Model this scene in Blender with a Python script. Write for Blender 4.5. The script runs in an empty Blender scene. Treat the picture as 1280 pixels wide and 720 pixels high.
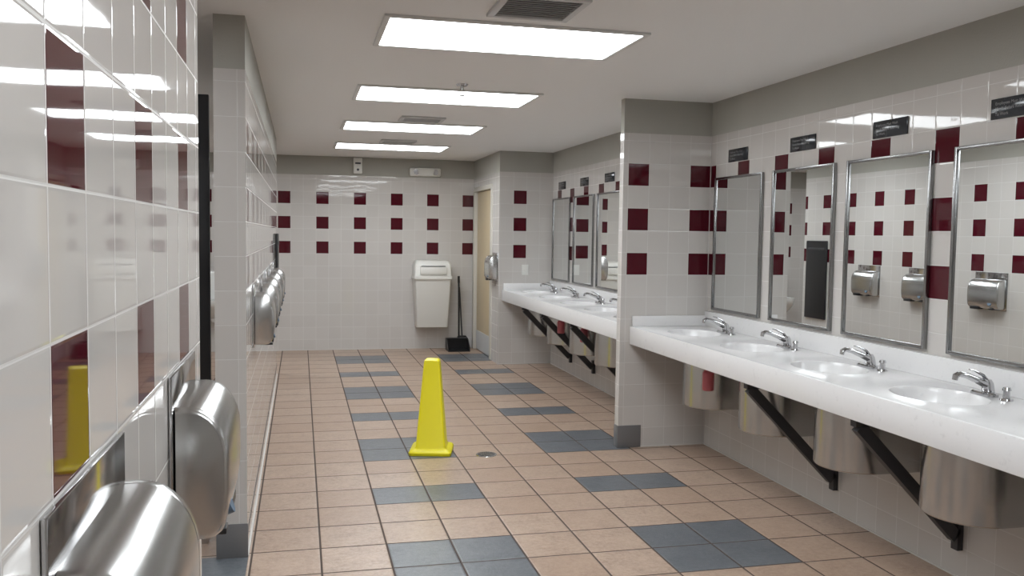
import bpy, bmesh, math, random
from mathutils import Vector, Matrix
random.seed(3)
S=bpy.context.scene
T=0.155; Z1=1.9971; H=2.44
XL=-0.2367; XR=2.8349; XP=2.1757; XD=2.2039
YB=11.2232; YP=5.7178; YC=9.7071; Y2=4.0832; Y1=2.2183; YE=9.35
GX=0.4009; GY=4.1235; PF=0.3093
WT=0.135
PAINT_Z=2.205
G=.0015   # clearance between fixtures and walls

# ---------------------------------------------------------------- materials
class NT:
    def __init__(s,name):
        s.m=bpy.data.materials.new(name); s.m.use_nodes=True; s.t=s.m.node_tree
        s.b=s.t.nodes['Principled BSDF']
    def n(s,typ,**k):
        n=s.t.nodes.new(typ)
        for a,b in k.items(): setattr(n,a,b)
        return n
    def l(s,a,b): s.t.links.new(a,b)
    def put(s,sock,v):
        if isinstance(v,bpy.types.NodeSocket): s.l(v,sock)
        else: sock.default_value=v
    def M(s,op,a,b=None,c=None,clamp=False):
        n=s.n('ShaderNodeMath',operation=op); n.use_clamp=clamp
        s.put(n.inputs[0],a)
        if b is not None: s.put(n.inputs[1],b)
        if c is not None: s.put(n.inputs[2],c)
        return n.outputs[0]
    def mix(s,f,a,b):
        n=s.n('ShaderNodeMix',data_type='RGBA')
        s.put(n.inputs[0],f)
        for i,v in ((6,a),(7,b)):
            if isinstance(v,tuple): v=(*v[:3],1)
            s.put(n.inputs[i],v)
        return n.outputs[2]
    def mr(s,v,a,b,c=0.0,d=1.0):
        n=s.n('ShaderNodeMapRange'); s.put(n.inputs[0],v)
        for i,q in enumerate((a,b,c,d)): s.put(n.inputs[i+1],q)
        return n.outputs[0]
    def pos(s):
        g=s.n('ShaderNodeNewGeometry'); x=s.n('ShaderNodeSeparateXYZ'); s.l(g.outputs['Position'],x.inputs[0])
        return g.outputs['Position'],x.outputs
    def noise(s,vec,scale,detail=3,rough=.5):
        n=s.n('ShaderNodeTexNoise'); s.put(n.inputs['Vector'],vec)
        n.inputs['Scale'].default_value=scale;n.inputs['Detail'].default_value=detail;n.inputs['Roughness'].default_value=rough
        return n.outputs[0]
    def bump(s,h,dist=1.0,strength=1.0):
        n=s.n('ShaderNodeBump'); n.inputs['Distance'].default_value=dist;n.inputs['Strength'].default_value=strength
        s.put(n.inputs['Height'],h); s.l(n.outputs[0],s.b.inputs['Normal'])

def lin(r,g,b):
    f=lambda c:(c/255/12.92) if c<=10 else ((c/255+.055)/1.055)**2.4
    return (f(r),f(g),f(b))
def simple(name,col,rough=.5,metal=0.0,spec=.5,bumpn=0,emis=None):
    m=NT(name);b=m.b
    b.inputs['Base Color'].default_value=(*col,1);b.inputs['Roughness'].default_value=rough;b.inputs['Metallic'].default_value=metal
    b.inputs['Specular IOR Level'].default_value=spec
    if bumpn:
        p,_=m.pos(); m.bump(m.M('MULTIPLY',m.noise(p,bumpn),.0006))
    if emis: b.inputs['Emission Color'].default_value=(1,1,1,1) if len(emis)==1 else (*emis[1:],1);b.inputs['Emission Strength'].default_value=emis[0]
    return m.m

TILE=lin(201,197,193); RED=lin(80,20,31); PAINT=lin(170,168,160)
def wall_mat(name,axis,off,red=True):
    m=NT(name); p,xyz=m.pos()
    h=m.M('DIVIDE',m.M('SUBTRACT',xyz[axis],off),T); v=m.M('DIVIDE',m.M('SUBTRACT',Z1,xyz[2]),T)
    fh=m.M('FRACT',h);fv=m.M('FRACT',v);ih=m.M('FLOOR',h);iv=m.M('FLOOR',v)
    eh=m.M('MINIMUM',fh,m.M('SUBTRACT',1.0,fh));ev=m.M('MINIMUM',fv,m.M('SUBTRACT',1.0,fv))
    e=m.M('MINIMUM',eh,ev)
    g=m.mr(e,.008,.014)
    cv=m.n('ShaderNodeCombineXYZ');m.l(ih,cv.inputs[0]);m.l(iv,cv.inputs[1])
    wn=m.n('ShaderNodeTexWhiteNoise');wn.noise_dimensions='3D';m.l(cv.outputs[0],wn.inputs['Vector'])
    sc=m.n('ShaderNodeSeparateColor');m.l(wn.outputs['Color'],sc.inputs[0])
    col=m.mix(m.M('MULTIPLY',sc.outputs[2],.4),TILE,lin(190,185,181))
    if red:
        c1=m.M('LESS_THAN',m.M('FLOORED_MODULO',m.M('ADD',ih,.5),3.0),1.0)
        r=m.M('ADD',m.M('ADD',m.M('COMPARE',iv,0.0,.1),m.M('COMPARE',iv,2.0,.1)),m.M('COMPARE',iv,4.0,.1))
        rr=m.M('MULTIPLY',c1,r)
        redc=m.mix(m.M('MULTIPLY',m.noise(p,60,4,.7),.6),RED,lin(60,16,26))
        col=m.mix(rr,col,redc)
    col=m.mix(g,lin(208,206,203),col)
    up=m.M('GREATER_THAN',xyz[2],PAINT_Z)
    pn=m.noise(p,3,3)
    paint=m.mix(pn,PAINT,lin(161,159,151))
    col=m.mix(up,col,paint)
    m.l(col,m.b.inputs['Base Color'])
    m.b.inputs['Specular IOR Level'].default_value=.4
    ro=m.mr(g,0,1,.6,.035)
    ro2=m.M('MAXIMUM',ro,m.M('MULTIPLY',up,.65))
    m.l(ro2,m.b.inputs['Roughness'])
    bev=m.M('MULTIPLY',m.mr(e,.0,.03),.0004)
    tl=m.M('ADD',m.M('MULTIPLY',m.M('SUBTRACT',sc.outputs[0],.5),fh),m.M('MULTIPLY',m.M('SUBTRACT',sc.outputs[1],.5),fv))
    tl=m.M('MULTIPLY',tl,.0004)
    wv=m.M('MULTIPLY',m.noise(p,8,0),.0003)
    ht=m.M('ADD',m.M('ADD',bev,tl),wv)
    inv=m.M('SUBTRACT',1.0,up)
    ht=m.M('ADD',m.M('MULTIPLY',ht,inv),m.M('MULTIPLY',m.M('MULTIPLY',m.noise(p,120,4),.0015),up))
    m.bump(ht)
    return m.m

def floor_mat():
    m=NT('floor_tile');p,xyz=m.pos()
    u=m.M('DIVIDE',m.M('SUBTRACT',xyz[0],GX),PF);v=m.M('DIVIDE',m.M('SUBTRACT',xyz[1],GY),PF)
    iu=m.M('FLOOR',u);iv=m.M('FLOOR',v);fu=m.M('FRACT',u);fv=m.M('FRACT',v)
    e=m.M('MINIMUM',m.M('MINIMUM',fu,m.M('SUBTRACT',1.0,fu)),m.M('MINIMUM',fv,m.M('SUBTRACT',1.0,fv)))
    g=m.mr(e,.012,.018)
    mm=m.M('FLOORED_MODULO',iv,7.0)
    rows=m.M('ADD',m.M('COMPARE',mm,2.0,.2),m.M('GREATER_THAN',mm,4.5))
    cols=m.M('ADD',m.M('COMPARE',iu,.5,.6),m.M('COMPARE',iu,4.5,.6))
    blue=m.M('MULTIPLY',rows,cols)
    thr=m.M('LESS_THAN',xyz[0],XL+.004)
    thr=m.M('MULTIPLY',thr,m.M('MULTIPLY',m.M('GREATER_THAN',xyz[0],XL-.45),m.M('LESS_THAN',xyz[1],Y2+.02)))
    blue=m.M('MAXIMUM',blue,thr)
    cv=m.n('ShaderNodeCombineXYZ');m.l(iu,cv.inputs[0]);m.l(iv,cv.inputs[1])
    wn=m.n('ShaderNodeTexWhiteNoise');m.l(cv.outputs[0],wn.inputs['Vector'])
    big=m.noise(p,8,5,.7);fine=m.noise(p,40,6,.8)
    tan=m.mix(m.mr(big,.32,.68),lin(136,112,95),lin(172,149,131))
    tan=m.mix(m.mr(fine,.36,.68,0,.8),tan,lin(196,175,158))
    tan=m.mix(m.M('MULTIPLY',wn.outputs['Value'],.5),tan,lin(154,127,107))
    sl=m.mix(m.mr(big,.3,.7),lin(76,80,86),lin(100,104,109))
    sl=m.mix(m.mr(fine,.4,.75,0,.6),sl,lin(126,129,133))
    col=m.mix(blue,tan,sl)
    col=m.mix(g,lin(76,64,58),col)
    m.l(col,m.b.inputs['Base Color'])
    m.l(m.M('ADD',m.mr(g,0,1,.8,.24),m.M('MULTIPLY',fine,.14)),m.b.inputs['Roughness'])
    m.bump(m.M('ADD',m.M('MULTIPLY',m.mr(e,.0,.035),.002),m.M('ADD',m.M('MULTIPLY',fine,.0012),m.M('MULTIPLY',big,.002))))
    return m.m

def marble_mat():
    m=NT('cultured_marble');p,_=m.pos()
    n=m.noise(p,30,6,.7)
    v=m.mr(n,.58,.72,0,.35)
    col=m.mix(v,lin(226,225,225),lin(190,189,190))
    m.l(col,m.b.inputs['Base Color']);m.b.inputs['Roughness'].default_value=.2
    return m.m
def steel_mat(name,base=.55,rough=.3,stretch=(4,4,300)):
    m=NT(name);p,_=m.pos()
    mp=m.n('ShaderNodeMapping');m.l(p,mp.inputs[0]);mp.inputs['Scale'].default_value=stretch
    n=m.noise(mp.outputs[0],1,3)
    m.l(m.mix(n,(base*.93,base*.93,base*.92),(base*1.05,base*1.05,base*1.04)),m.b.inputs['Base Color'])
    m.b.inputs['Metallic'].default_value=1
    m.b.inputs['Roughness'].default_value=rough
    return m.m
def wood_mat():
    m=NT('door_wood');p,_=m.pos()
    mp=m.n('ShaderNodeMapping');m.l(p,mp.inputs[0]);mp.inputs['Scale'].default_value=(20,20,1.5)
    n=m.noise(mp.outputs[0],2,5)
    m.l(m.mix(n,lin(212,196,164),lin(198,178,144)),m.b.inputs['Base Color']);m.b.inputs['Roughness'].default_value=.4
    return m.m

plain_y=wall_mat('tile_plain_y',1,.9258,False); plain_x=wall_mat('tile_plain_x',0,-.271,False)
w_left=wall_mat('tile_left',1,.9258); w_right=wall_mat('tile_right',1,3.31); w_back=wall_mat('tile_back',0,-.271)
w_part=wall_mat('tile_partition',0,2.2118); w_clos=wall_mat('tile_closet',0,2.37)
M_floor=floor_mat();M_marble=marble_mat();M_steel=steel_mat('brushed_steel',.55,.24,(6,6,500));M_can=steel_mat('satin_steel',.52,.22,(3,3,400))
M_wood=wood_mat()
M_chrome=simple('chrome',(.55,.55,.56),.1,1.0)
M_mirror=simple('mirror_glass',(.86,.88,.88),.0,1.0)
M_frame=simple('mirror_frame_steel',(.30,.30,.30),.25,1.0)
M_ceil=simple('ceiling_paint',lin(232,232,231),.85,0,.3,90)
M_black=simple('black_plastic',(.012,.012,.014),.35)
M_dark=simple('dark_bracket_steel',(.05,.05,.055),.45,.3)
M_yel=simple('yellow_plastic',lin(228,216,14),.35)
M_white=simple('white_plastic',lin(222,221,216),.4)
M_bin=simple('bin_plastic',lin(222,221,216),.45)
M_grey=simple('grey_base_tile',lin(112,111,112),.3,0,.5,60)
M_greym=simple('grey_metal_paint',lin(195,195,195),.5)
M_vdark=simple('vent_inside',lin(125,125,125),.8)
M_doorframe=simple('door_frame_paint',lin(206,202,192),.4)
M_sign=simple('sign_charcoal',lin(40,43,48),.12)
M_text=simple('sign_lettering',lin(140,140,140),.5)
M_pink=simple('pink_soap',lin(186,96,104),.3)
M_caulk=simple('caulk',lin(205,202,198),.6)
M_porc=simple('porcelain',lin(230,230,228),.1)
M_light=simple('light_diffuser',(.9,.9,.9),.5,0,.3,0,(13.2,.922,.97,1))
M_trim=simple('fixture_trim',lin(215,215,213),.5)
M_blue=simple('blue_sticker',lin(90,110,130),.5)

# ---------------------------------------------------------------- mesh builder
class MB:
    def __init__(s,name,mats): s.name=name;s.mats=mats;s.bm=bmesh.new()
    def _tag(s,faces,mi):
        for f in faces: f.material_index=mi;f.smooth=True
    def box(s,lo,hi,mi=0,bev=0,seg=2):
        r=bmesh.ops.create_cube(s.bm,size=1)
        vs=r['verts'];lo=Vector(lo);hi=Vector(hi)
        for v in vs: v.co=Vector(((lo[i]+hi[i])/2+v.co[i]*(hi[i]-lo[i])) for i in range(3))
        fs={f for v in vs for f in v.link_faces};s._tag(fs,mi)
        if bev:
            es={e for v in vs for e in v.link_edges}
            r=bmesh.ops.bevel(s.bm,geom=list(es),offset=bev,segments=seg,profile=.5,affect='EDGES')
            s._tag(r['faces'],mi)
            vs=list({v for f in r['faces'] for v in f.verts})
        return vs
    def loft(s,rings,mi=0,cap0=True,cap1=True,closed=True):
        R=[[s.bm.verts.new(p) for p in ring] for ring in rings];n=len(R[0]);fs=[]
        for a,b in zip(R,R[1:]):
            for i in range(n if closed else n-1):
                j=(i+1)%n;fs.append(s.bm.faces.new((a[i],a[j],b[j],b[i])))
        if cap0: fs.append(s.bm.faces.new(R[0][::-1]))
        if cap1: fs.append(s.bm.faces.new(R[-1]))
        s._tag(fs,mi);return [v for r in R for v in r]
    def cyl(s,p0,p1,r0,r1=None,mi=0,seg=28,cap=True,sx=1):
        if r1 is None:r1=r0
        p0=Vector(p0);p1=Vector(p1);d=(p1-p0).normalized();q=d.to_track_quat('Z','Y')
        ring=lambda p,r:[p+q@Vector((math.cos(2*math.pi*i/seg)*r*sx,math.sin(2*math.pi*i/seg)*r,0)) for i in range(seg)]
        return s.loft([ring(p0,r0),ring(p1,r1)],mi,cap,cap)
    def tube(s,pts,rad,mi=0,seg=16,flat=1.0):
        pts=[Vector(p) for p in pts];rings=[]
        if not isinstance(rad,(list,tuple)):rad=[rad]*len(pts)
        for i,p in enumerate(pts):
            d=(pts[min(i+1,len(pts)-1)]-pts[max(i-1,0)]).normalized()
            side=Vector((0,1,0)) if abs(d.y)<.9 else Vector((1,0,0))
            a=(side-d*side.dot(d)).normalized();b=d.cross(a)
            rings.append([p+a*math.cos(2*math.pi*k/seg)*rad[i]+b*math.sin(2*math.pi*k/seg)*rad[i]*flat for k in range(seg)])
        return s.loft(rings,mi)
    def done(s,origin=None,rot=0,ang=35,fix=True):
        bm=s.bm
        if fix: bmesh.ops.recalc_face_normals(bm,faces=bm.faces)
        if origin is None:
            c=[v.co for v in bm.verts];origin=Vector(((min(p[i] for p in c)+max(p[i] for p in c))/2 for i in range(3)));origin.z=min(p.z for p in c)
        origin=Vector(origin)
        bmesh.ops.translate(bm,verts=bm.verts,vec=-origin)
        me=bpy.data.meshes.new(s.name);bm.to_mesh(me);bm.free()
        for m in s.mats: me.materials.append(m)
        try: me.set_sharp_from_angle(angle=math.radians(ang))
        except Exception: pass
        o=bpy.data.objects.new(s.name,me);S.collection.objects.link(o);o.location=origin;o.rotation_euler[2]=rot
        return o
def wallbox(name,lo,hi,mx,my,mz=None):
    b=MB(name,[mx,my,mz or mx]);b.box(lo,hi)
    b.bm.normal_update()
    for f in b.bm.faces:
        n=f.normal;f.material_index=0 if abs(n.x)>.5 else (1 if abs(n.y)>.5 else 2);f.smooth=False
    return b.done()

# ---------------------------------------------------------------- room shell
YF=-1.8; XW=-2.4
b=MB('floor',[M_floor]);b.box((XW-.12,YF-.12,-.08),(XR+.12,YB+.12,0));b.done()
b=MB('ceiling',[M_ceil]);b.box((XW-.12,YF-.12,H),(XR+.12,YB+.12,H+.08));b.done()
wallbox('wall_right',(XR,YF,0),(XR+.12,YB,H),w_right,plain_x)
wallbox('wall_back',(XW-.12,YB,0),(XR+.12,YB+.12,H),plain_y,w_back)
wallbox('wall_front',(XW-.12,YF-.12,0),(XR+.12,YF,H),plain_y,plain_x)
wallbox('wall_west',(XW-.12,YF,0),(XW,YB,H),w_left,plain_x)
wallbox('wall_left_near',(XL-WT,YF,0),(XL,Y1,H),w_left,plain_x)
wallbox('wall_left_far',(XL-WT,Y2,0),(XL,YE,H),w_left,plain_x)
PB=YP+.07
wallbox('wall_partition',(XP,YP,0),(XR,PB,H),plain_y,w_part)
wallbox('wall_closet_front',(XD,YC,0),(XR,YC+.12,H),plain_y,w_clos)
D0,D1=10.10,11.15
b=MB('wall_closet_side',[plain_y,plain_x])
for lo,hi in (((XD,YC+.12,0),(XD+.1,D0,H)),((XD,D0,2.07),(XD+.1,D1,H)),((XD,D1,0),(XD+.1,YB,H))): b.box(lo,hi)
for f in b.bm.faces:f.smooth=False
b.done()
b=MB('door_1',[M_wood,M_chrome,M_greym])
b.box((XD+.03,D0+.045,.008),(XD+.07,D1-.045,2.03),0,.002)
b.cyl((XD+.03,D0+.11,1.0),(XD-.005,D0+.11,1.0),.03,.028,1)
b.tube([(XD-.005,D0+.11,1.0),(XD-.03,D0+.115,1.0),(XD-.035,D0+.16,1.0),(XD-.033,D0+.22,.998)],.009,1)
b.box((XD+.024,D0+.06,.01),(XD+.03,D1-.06,.25),2)
b.done()
b=MB('trim_1',[M_doorframe])
b.box((XD-.014,D0-.04,0),(XD+.09,D0+.04,2.09),0,.004);b.box((XD-.014,D1-.04,0),(XD+.09,D1+.04,2.09),0,.004)
b.box((XD-.014,D0+.04,2.035),(XD+.09,D1-.04,2.09),0,.004);b.done()
b=MB('baseboard_partition',[M_grey])
b.box((XP-.006,YP-.006,0),(2.345,YP,.157),0,.001);b.box((XP-.006,YP,0),(XP,PB,.157),0,.001);b.done()
b=MB('baseboard_left',[M_grey]);b.box((XL-WT,Y2-.006,0),(XL+.004,Y2,.157),0,.001);b.done()
b=MB('trim_2',[M_caulk])
b.box((XL,Y2,0),(XL+.006,YE,.008));b.box((XL,YF,0),(XL+.006,Y1,.008));b.box((XL-.3,YB-.006,0),(XD,YB,.008))
b.box((XR-.006,YF,0),(XR,YP,.008));b.box((XR-.006,PB,0),(XR,YC,.008));b.box((2.345,YP-.006,0),(XR-.006,YP,.008));b.box((XD,YC-.006,0),(XR-.006,YC,.008))
b.done()

# ---------------------------------------------------------------- ceiling fixtures
def troffer(x0,y0,x1,y1):
    b=MB('ceiling_light',[M_trim,M_light]);w=.028;z0=H-.012
    b.box((x0-w,y0-w,z0),(x1+w,y0,H),0,.003);b.box((x0-w,y1,z0),(x1+w,y1+w,H),0,.003)
    b.box((x0-w,y0,z0),(x0,y1,H),0,.003);b.box((x1,y0,z0),(x1+w,y1,H),0,.003)
    b.box((x0,y0,H-.006),(x1,y1,H-.001),1);b.done()
for y in (.22,2.06,3.89,5.74,7.58,9.43): troffer(.385,y,1.565,y+.58)
for y in (.6,3.4,6.2,9.3): troffer(-1.75,y,-1.0,y+.58)
def vent(x0,y0,x1,y1):
    b=MB('ceiling_vent',[M_greym,M_vdark]);w=.03;z=H-.016
    b.box((x0,y0,z),(x1,y0+w,H),0,.003);b.box((x0,y1-w,z),(x1,y1,H),0,.003)
    b.box((x0,y0+w,z),(x0+w,y1-w,H),0,.003);b.box((x1-w,y0+w,z),(x1,y1-w,H),0,.003)
    b.box((x0+w,y0+w,H-.003),(x1-w,y1-w,H),1)
    n=10
    for i in range(n):
        y=y0+w+(y1-y0-2*w)*(i+.5)/n
        vs=b.box((x0+w,y-.012,H-.011),(x1-w,y+.008,H-.008),0)
        for v in vs: v.co.z+=(v.co.y-y)*.35
    b.done()
vent(.78,3.38,1.14,3.74);vent(.80,7.12,1.16,7.42);vent(.80,8.95,1.16,9.25)
b=MB('fire_sprinkler',[M_chrome])
x,y=1.0,5.52
b.cyl((x,y,H),(x,y,H-.012),.04,.032);b.cyl((x,y,H-.012),(x,y,H-.04),.012,.01)
b.tube([(x-.012,y,H-.035),(x-.02,y,H-.055),(x,y,H-.07)],.003);b.tube([(x+.012,y,H-.035),(x+.02,y,H-.055),(x,y,H-.07)],.003)
b.cyl((x,y,H-.07),(x,y,H-.074),.022);b.done()

# ---------------------------------------------------------------- counters
def counter(name,y0,y1,sinks,splash_lo,splash_hi):
    b=MB(name,[M_marble,M_chrome]);zt=.86;xf=2.25;xb=XR-G;cx=2.53;ra,rb=.165,.215
    bounds=[y0]+[(a+c)/2 for a,c in zip(sinks,sinks[1:])]+[y1]
    for k,cy in enumerate(sinks):
        ya,yb=bounds[k],bounds[k+1]
        ang=[2*math.pi*i/56 for i in range(56)]+[math.atan2(yy-cy,xx-cx)%(2*math.pi) for xx in (xf,xb) for yy in (ya,yb)]
        ang=sorted(set(round(a,6) for a in ang))
        def rect(a):
            c,s_=math.cos(a),math.sin(a);t=1e9
            if c>1e-9:t=min(t,(xb-cx)/c)
            if c<-1e-9:t=min(t,(xf-cx)/c)
            if s_>1e-9:t=min(t,(yb-cy)/s_)
            if s_<-1e-9:t=min(t,(ya-cy)/s_)
            return (cx+c*t,cy+s_*t)
        def ell(a,s_,z):
            c,sn=math.cos(a),math.sin(a);r=1/math.sqrt((c/ra)**2+(sn/rb)**2)
            return (cx+c*r*s_,cy+sn*r*s_,z)
        rings=[[(*rect(a),zt) for a in ang]]
        for s_,dz in ((1.06,0),(1.03,.002),(1.0,.001),(.975,-.005),(.95,-.018),(.9,-.045),(.8,-.08),(.62,-.108),(.4,-.122),(.12,-.128)):
            rings.append([ell(a,s_,zt+dz) for a in ang])
        b.loft(rings,0,False,True)
        b.loft([[(*rect(a),zt-.03) for a in ang],[ell(a,1.02,zt-.03) for a in ang]],0,False,False)
        b.cyl((cx,cy,zt-.1275),(cx,cy,zt-.1255),.022,.02,1)
        b.cyl((cx,cy,zt-.1255),(cx,cy,zt-.1245),.012,.012,1)
    b.box((xf-.004,y0,zt-.125),(xf+.022,y1,zt+.001),0,.004)
    b.box((xf+.022,y0,zt-.03),(xb,y0+.004,zt-.0005));b.box((xf+.022,y1-.004,zt-.03),(xb,y1,zt-.0005))
    b.box((xb-.02,y0,zt),(xb,y1,zt+.105),0,.003)
    if splash_hi: b.box((xf+.01,y1-.02,zt),(xb-.02,y1,zt+.075),0,.003)
    if splash_lo: b.box((xf+.01,y0,zt),(xb-.02,y0+.02,zt+.075),0,.003)
    b.done(fix=False)
SN=[2.25,3.01,3.77,4.53,5.28];SF=[6.32,7.05,7.76,8.52,9.28]
counter('sink_counter',1.85,YP-G,SN,False,True)
counter('sink_counter',PB+G,YC-G,SF,True,True)

C8=[(math.cos(2*math.pi*i/20),math.sin(2*math.pi*i/20)) for i in range(20)]
def faucet(cy):
    b=MB('faucet',[M_chrome]);x=2.725;z=.861
    def rr(sx,sy,z_):
        P=[]
        for i in range(32):
            a=2*math.pi*i/32
            P.append((x+sx*math.copysign(abs(math.cos(a))**.6,math.cos(a)),cy+sy*math.copysign(abs(math.sin(a))**.8,math.sin(a)),z_))
        return P
    b.loft([rr(.030,.062,z),rr(.030,.062,z+.01),rr(.024,.054,z+.016)])
    b.loft([[(x+.02+dx*.024,cy+dy*.024,z+.014) for dx,dy in C8],[(x+.012+dx*.024,cy+dy*.024,z+.05) for dx,dy in C8],[(x+.005+dx*.020,cy+dy*.020,z+.066) for dx,dy in C8]])
    b.tube([(x+.01,cy,z+.042),(x-.04,cy,z+.064),(x-.09,cy,z+.083),(x-.125,cy,z+.09),(x-.142,cy,z+.084),(x-.146,cy,z+.066)],[.021,.018,.0155,.0145,.014,.012],0,16,.8)
    b.tube([(x+.008,cy,z+.062),(x-.012,cy,z+.083),(x-.055,cy,z+.103),(x-.078,cy,z+.108)],[.013,.012,.0095,.006],0,14,.5)
    py=cy-.115
    b.cyl((x,py,z),(x,py,z+.008),.025,.022);b.cyl((x,py,z+.008),(x,py,z+.04),.013,.012);b.cyl((x,py,z+.04),(x,py,z+.052),.017,.013)
    b.done()
for y in SN+SF: faucet(y-.03)

def can(cy):
    b=MB('steel_drain_shroud',[M_can,M_dark]);r=.19;cx=XR-.22;z0,z1=.40,.725;xw=XR-G
    prof=[(xw,cy-r)]+[(cx-r*math.sin(math.pi*i/28)*1.0,cy-r*math.cos(math.pi*i/28)) for i in range(29)]+[(xw,cy+r)]
    ins=lambda k:[(cx+(px-cx)*k if px<xw else px,cy+(py-cy)*k) for px,py in prof]
    b.loft([[(p,q,z1) for p,q in prof],[(p,q,z0+.006) for p,q in prof],[(p,q,z0) for p,q in ins(.975)]],0,True,True)
    b.done()
for y in SN+SF: can(y-.11)
def bracket(y):
    b=MB('counter_bracket',[M_dark]);w=.02;h=.026
    p0=Vector((2.30,y,.70));p1=Vector((XR-.03,y,.19));d=(p1-p0).normalized();n=Vector((d.z,0,-d.x))
    q=lambda p:[p+Vector((0,-w,0))+n*h,p+Vector((0,w,0))+n*h,p+Vector((0,w,0))-n*h,p+Vector((0,-w,0))-n*h]
    b.loft([q(p0),q(p1)])
    b.box((2.275,y-w,.70),(XR-G,y+w,.734));b.box((XR-.03,y-w,.13),(XR-G,y+w,.26));b.done()
for y in (2.20-.3,3.20,4.12,8.88,8.13,7.2): bracket(y)
def bottle(x,y):
    b=MB('soap_reservoir',[M_pink,M_black])
    b.loft([[(x+dx*r,y+dy*r,z) for dx,dy in C8] for z,r in ((.55,.03),(.555,.036),(.66,.036),(.68,.02),(.70,.016))],0)
    b.cyl((x,y,.70),(x,y,.829),.02,.02,1);b.done()
for y in (4.88,8.0,7.3): bottle(2.44,y)

# ---------------------------------------------------------------- mirrors and signs
def mirror(y0,y1,z0=.985,z1=1.905):
    b=MB('wall_mirror',[M_frame,M_mirror]);w=.016;xf=XR-.022;xw=XR-G
    b.box((xf,y0,z0),(xw,y0+w,z1),0,.002);b.box((xf,y1-w,z0),(xw,y1,z1),0,.002)
    b.box((xf,y0+w,z0),(xw,y1-w,z0+w),0,.002);b.box((xf,y0+w,z1-w),(xw,y1-w,z1),0,.002)
    b.box((XR-.012,y0+w,z0+w),(XR-.002,y1-w,z1-w),1)
    b.done()
for y0,y1 in ((1.90,2.54),(2.68,3.315),(3.46,4.10),(4.21,4.85),(4.975,5.62),(9.0,9.65),(8.22,8.87),(7.46,8.11),(6.70,7.35)): mirror(y0,y1)
def sign(yc):
    e=bpy.data.objects.new('hand_wash_sign',None);S.collection.objects.link(e);e.location=(XR-G,yc,2.0)
    b=MB('plate',[M_sign]);b.box((-.006,-.13,0),(0,.13,.085),0,.002);o=b.done(origin=(0,0,0));o.parent=e
    for i,s in enumerate(('Employees Must Wash','Hands Before Returning','To Work')):
        c=bpy.data.curves.new('lettering','FONT');c.body=s;c.size=.018;c.materials.append(M_text);c.align_x='LEFT'
        t=bpy.data.objects.new('lettering_%d'%(i+1),c);S.collection.objects.link(t);t.parent=e
        t.matrix_local=Matrix(((0,0,-1,-.0067),(-1,0,0,.105),(0,1,0,.058-.022*i),(0,0,0,1)))
for y in (3.0,3.78,4.55,5.32,9.33,8.55,7.8): sign(y)

# ---------------------------------------------------------------- hand dryers
def dryer(y0,sgn=1,xw=XL,z0=.905,w=.34,h=.255,pt=.06):
    b=MB('hand_dryer',[M_steel,M_black,M_blue,M_chrome])
    X=lambda d:xw+sgn*(d+G)
    b.box((min(X(0),X(.006)),y0-.014,z0-.012),(max(X(0),X(.006)),y0+w+.014,z0+h+pt),3,.001)
    prof=[(.006,0)]
    prof+=[(.060,0.0),(.078,.004),(.090,.014),(.097,.030),(.102,.06),(.104,.10),(.104,h-.10)]
    for i in range(1,9):
        a=math.pi/2*i/8; prof.append((.030+.074*math.cos(a),h-.10+.10*math.sin(a)))
    prof+=[(.006,h)]
    cxp,cz=.03,h/2
    def ring(y,k): return [(X(max(.006,cxp+(d-cxp)*k)),y,z0+cz+(z-cz)*(1-(1-k)*.6)) for d,z in prof]
    ks=[(0,.86),(.003,.93),(.008,.97),(.016,1),(w-.030,1),(w-.029,.985),(w-.026,.985),(w-.025,1),(w-.012,1),(w-.006,.97),(w-.003,.93),(w,.86)]
    b.loft([ring(y0+a,k) for a,k in ks],0)
    xa,xb_=sorted((X(.035),X(.095)))
    b.box((xa,y0+w*.62,z0-.012),(xb_,y0+w*.90,z0+.012),1,.004)
    b.box((xa,y0+.05,z0-.006),(xb_,y0+.09,z0+.006),1,.002)
    b.cyl((X(.09),y0+.075,z0+.045),(X(.1025),y0+.075,z0+.05),.02,.02,2)
    b.done()
for y in (.89,1.70,4.64,5.49,6.24,7.12,7.93): dryer(y)
dryer(9.75,-1,XD,.97,.27,.28,.03)

# ---------------------------------------------------------------- back wall things
def rrect(cx,cy,hx,hy,r,z,n=6):
    P=[]
    for k,(sx,sy) in enumerate(((1,1),(-1,1),(-1,-1),(1,-1))):
        for i in range(n+1):
            a=math.pi/2*(k+i/n);P.append((cx+sx*(hx-r)+r*math.cos(a),cy+sy*(hy-r)+r*math.sin(a),z))
    return P
YBw=YB-G
b=MB('wall_trash_bin',[M_bin,M_dark,M_white]);cx=1.635
def br(hw,d,z,r=.02): return rrect(cx,YBw-d/2,hw,d/2,r,z)
b.loft([br(.195,.25,.30),br(.20,.255,.31),br(.228,.30,.90),br(.232,.305,.915)],0)
b.loft([br(.243,.32,.915),br(.245,.322,.93),br(.243,.32,.955)],2)
b.loft([br(.235,.30,.955),br(.232,.29,1.09,.03),br(.215,.25,1.14,.04),br(.19,.21,1.15,.05)],0)
b.box((cx-.17,YB-.325,.975),(cx+.17,YB-.285,1.075),2,.01)
b.box((cx-.15,YB-.328,1.078),(cx+.15,YB-.29,1.084),1)
b.done()
b=MB('emergency_light',[M_white,M_chrome]);cx=1.56;z=2.22
b.box((cx-.20,YB-.055,z),(cx+.20,YBw,z+.11),0,.02,4)
for s in (-1,1):
    b.cyl((cx+s*.11,YB-.05,z+.055),(cx+s*.12,YB-.10,z+.052),.03,.042,0);b.cyl((cx+s*.12,YB-.101,z+.052),(cx+s*.12,YB-.104,z+.052),.036,.036,1)
b.done()
b=MB('air_freshener_dispenser',[M_white,M_dark])
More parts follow.
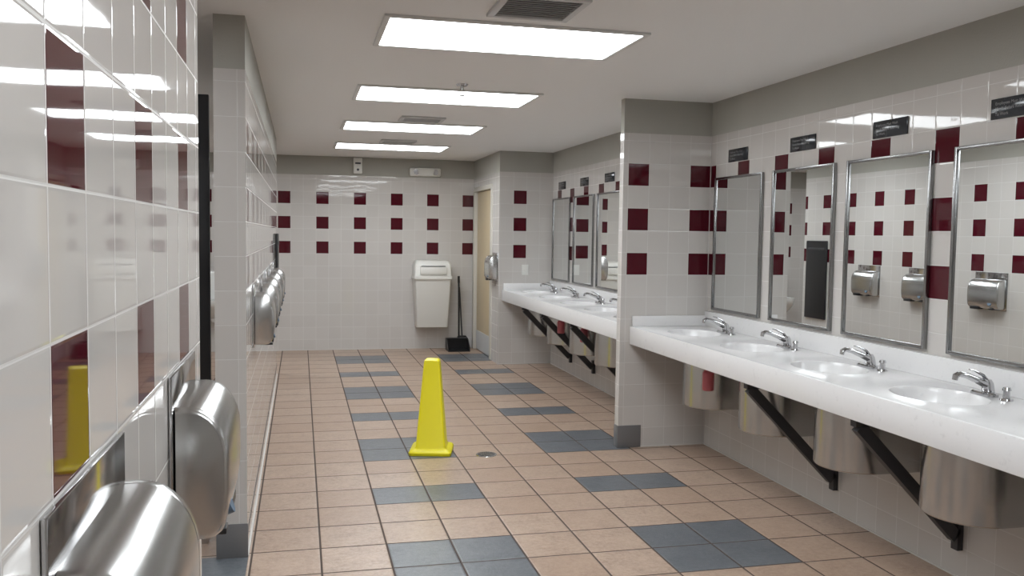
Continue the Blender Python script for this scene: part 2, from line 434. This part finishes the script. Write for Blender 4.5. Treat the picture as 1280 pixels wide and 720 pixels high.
b.box((.65,YB-.07,2.23),(.76,YBw,2.43),0,.012,3);b.box((.67,YB-.075,2.35),(.74,YB-.069,2.37),1);b.cyl((.705,YB-.07,2.28),(.705,YB-.078,2.28),.015,.015,1);b.done()
b=MB('light_switch',[M_white]);b.box((2.475,YC-.006,1.03),(2.555,YC-G,1.15),0,.002);b.box((2.505,YC-.012,1.07),(2.525,YC-.005,1.11),0,.001);b.done()
b=MB('lobby_dustpan',[M_black,M_dark]);cx,cy=1.97,10.95
b.loft([[(cx-.15,cy-.13,0),(cx+.13,cy-.13,0),(cx+.13,cy+.12,0),(cx-.15,cy+.12,0)],[(cx-.15,cy-.13,.006),(cx+.13,cy-.13,.006),(cx+.13,cy+.12,.006),(cx-.15,cy+.12,.006)]])
for xx in (cx-.15,cx+.124):
    b.loft([[(xx,cy-.13,.006),(xx,cy+.12,.006),(xx,cy+.12,.15),(xx,cy+.02,.15)],[(xx+.006,cy-.13,.006),(xx+.006,cy+.12,.006),(xx+.006,cy+.12,.15),(xx+.006,cy+.02,.15)]])
b.box((cx-.15,cy+.115,.006),(cx+.13,cy+.125,.15));b.box((cx-.15,cy+.03,.145),(cx+.13,cy+.125,.155))
b.tube([(cx+.02,cy+.08,.15),(cx+.018,cy+.09,.5),(cx+.015,cy+.10,.86)],.011);b.tube([(cx+.015,cy+.10,.86),(cx+.014,cy+.105,.95)],.015)
b.done()
b=MB('hand_broom',[M_black,M_dark]);x,y=2.05,11.14
b.loft([rrect(x,y,.11,.025,.02,.0),rrect(x,y,.085,.03,.02,.12),rrect(x,y,.05,.02,.015,.17)],0)
b.tube([(x,y,.17),(x-.02,y+.02,.55),(x-.035,y+.045,.80)],.01,1);b.done()

# ---------------------------------------------------------------- floor things
b=MB('floor_drain',[M_can,M_dark]);x,y=1.225,5.70
b.cyl((x,y,0),(x,y,.004),.072,.07,0,36);b.cyl((x,y,.004),(x,y,.005),.058,.058,1,36)
for i in range(-3,4):
    w=math.sqrt(.056**2-(i*.016)**2);b.box((x-w,y+i*.016-.0045,.005),(x+w,y+i*.016+.0045,.0075),0)
b.done()
b=MB('yellow_safety_cone',[M_yel,M_black]);n=6
def q(h,z,r): return rrect(0,0,h,h,r,z,n)
b.loft([q(.140,0,.02),q(.143,.006,.022),q(.143,.020,.022),q(.132,.034,.022),q(.108,.042,.02),q(.100,.055,.018),q(.054,.615,.014),q(.050,.632,.014),q(.040,.640,.012)])
o=b.done(origin=(0,0,0));o.location=(.875,5.86,0);o.rotation_euler[2]=math.radians(-14)

# ---------------------------------------------------------------- toilet area behind the left wall
b=MB('toilet_stall_partition',[M_black,M_chrome])
b.box((-1.9,4.30,.30),(-.412,4.335,2.12),0,.003);b.box((-.47,4.295,0),(-.43,4.34,.30),1);b.box((-1.88,4.295,0),(-1.84,4.34,.30),1);b.done()
def urinal(x):
    b=MB('urinal',[M_porc,M_chrome])
    prof=[(.42,.13,.10),(.45,.15,.16),(.55,.17,.30),(.63,.175,.34),(.66,.17,.34)]
    R=lambda hw,d,z:rrect(x,YBw-d/2,hw,d/2,min(hw,d/2)*.6,z)
    b.loft([R(.10,.12,.38)]+[R(hw,d,z) for z,hw,d in prof]+[R(.145,.29,.66),R(.12,.24,.60),R(.06,.10,.56)],0)
    b.box((x-.17,YB-.10,.64),(x+.17,YBw,1.0),0,.03,4)
    b.cyl((x,YB-.05,1.0),(x,YB-.05,1.13),.014,.014,1);b.cyl((x,YB-.05,1.10),(x,YB-.05,1.20),.03,.03,1);b.tube([(x,YB-.07,1.15),(x,YB-.15,1.15)],.01,1);b.done()
urinal(-.95);urinal(-1.75)
b=MB('baby_changing_station',[M_black,M_dark]);b.box((XL+G,8.86,.56),(XL+.024,9.27,1.47),0,.008,3);b.box((XL+.023,8.90,1.36),(XL+.028,9.23,1.39),1,.001);b.done()

# ---------------------------------------------------------------- world, camera
w=bpy.data.worlds.new('world');S.world=w;w.use_nodes=True
w.node_tree.nodes['Background'].inputs[0].default_value=(.8,.85,.9,1);w.node_tree.nodes['Background'].inputs[1].default_value=.02
f,yaw,pitch,roll=1088.88,.2389,-.0610,.0138
F=Vector((math.sin(yaw)*math.cos(pitch),math.cos(yaw)*math.cos(pitch),math.sin(pitch)))
R0=Vector((math.cos(yaw),-math.sin(yaw),0));U0=R0.cross(F)
R=R0*math.cos(roll)+U0*math.sin(roll);U=-R0*math.sin(roll)+U0*math.cos(roll)
cam=bpy.data.cameras.new('camera');co=bpy.data.objects.new('camera',cam);S.collection.objects.link(co)
co.matrix_world=Matrix(((R.x,U.x,-F.x,0),(R.y,U.y,-F.y,0),(R.z,U.z,-F.z,1.4903),(0,0,0,1)))
cam.sensor_width=36;cam.lens=f/1280*36;cam.clip_start=.02;cam.clip_end=60
S.camera=co
S.view_settings.view_transform='Standard'
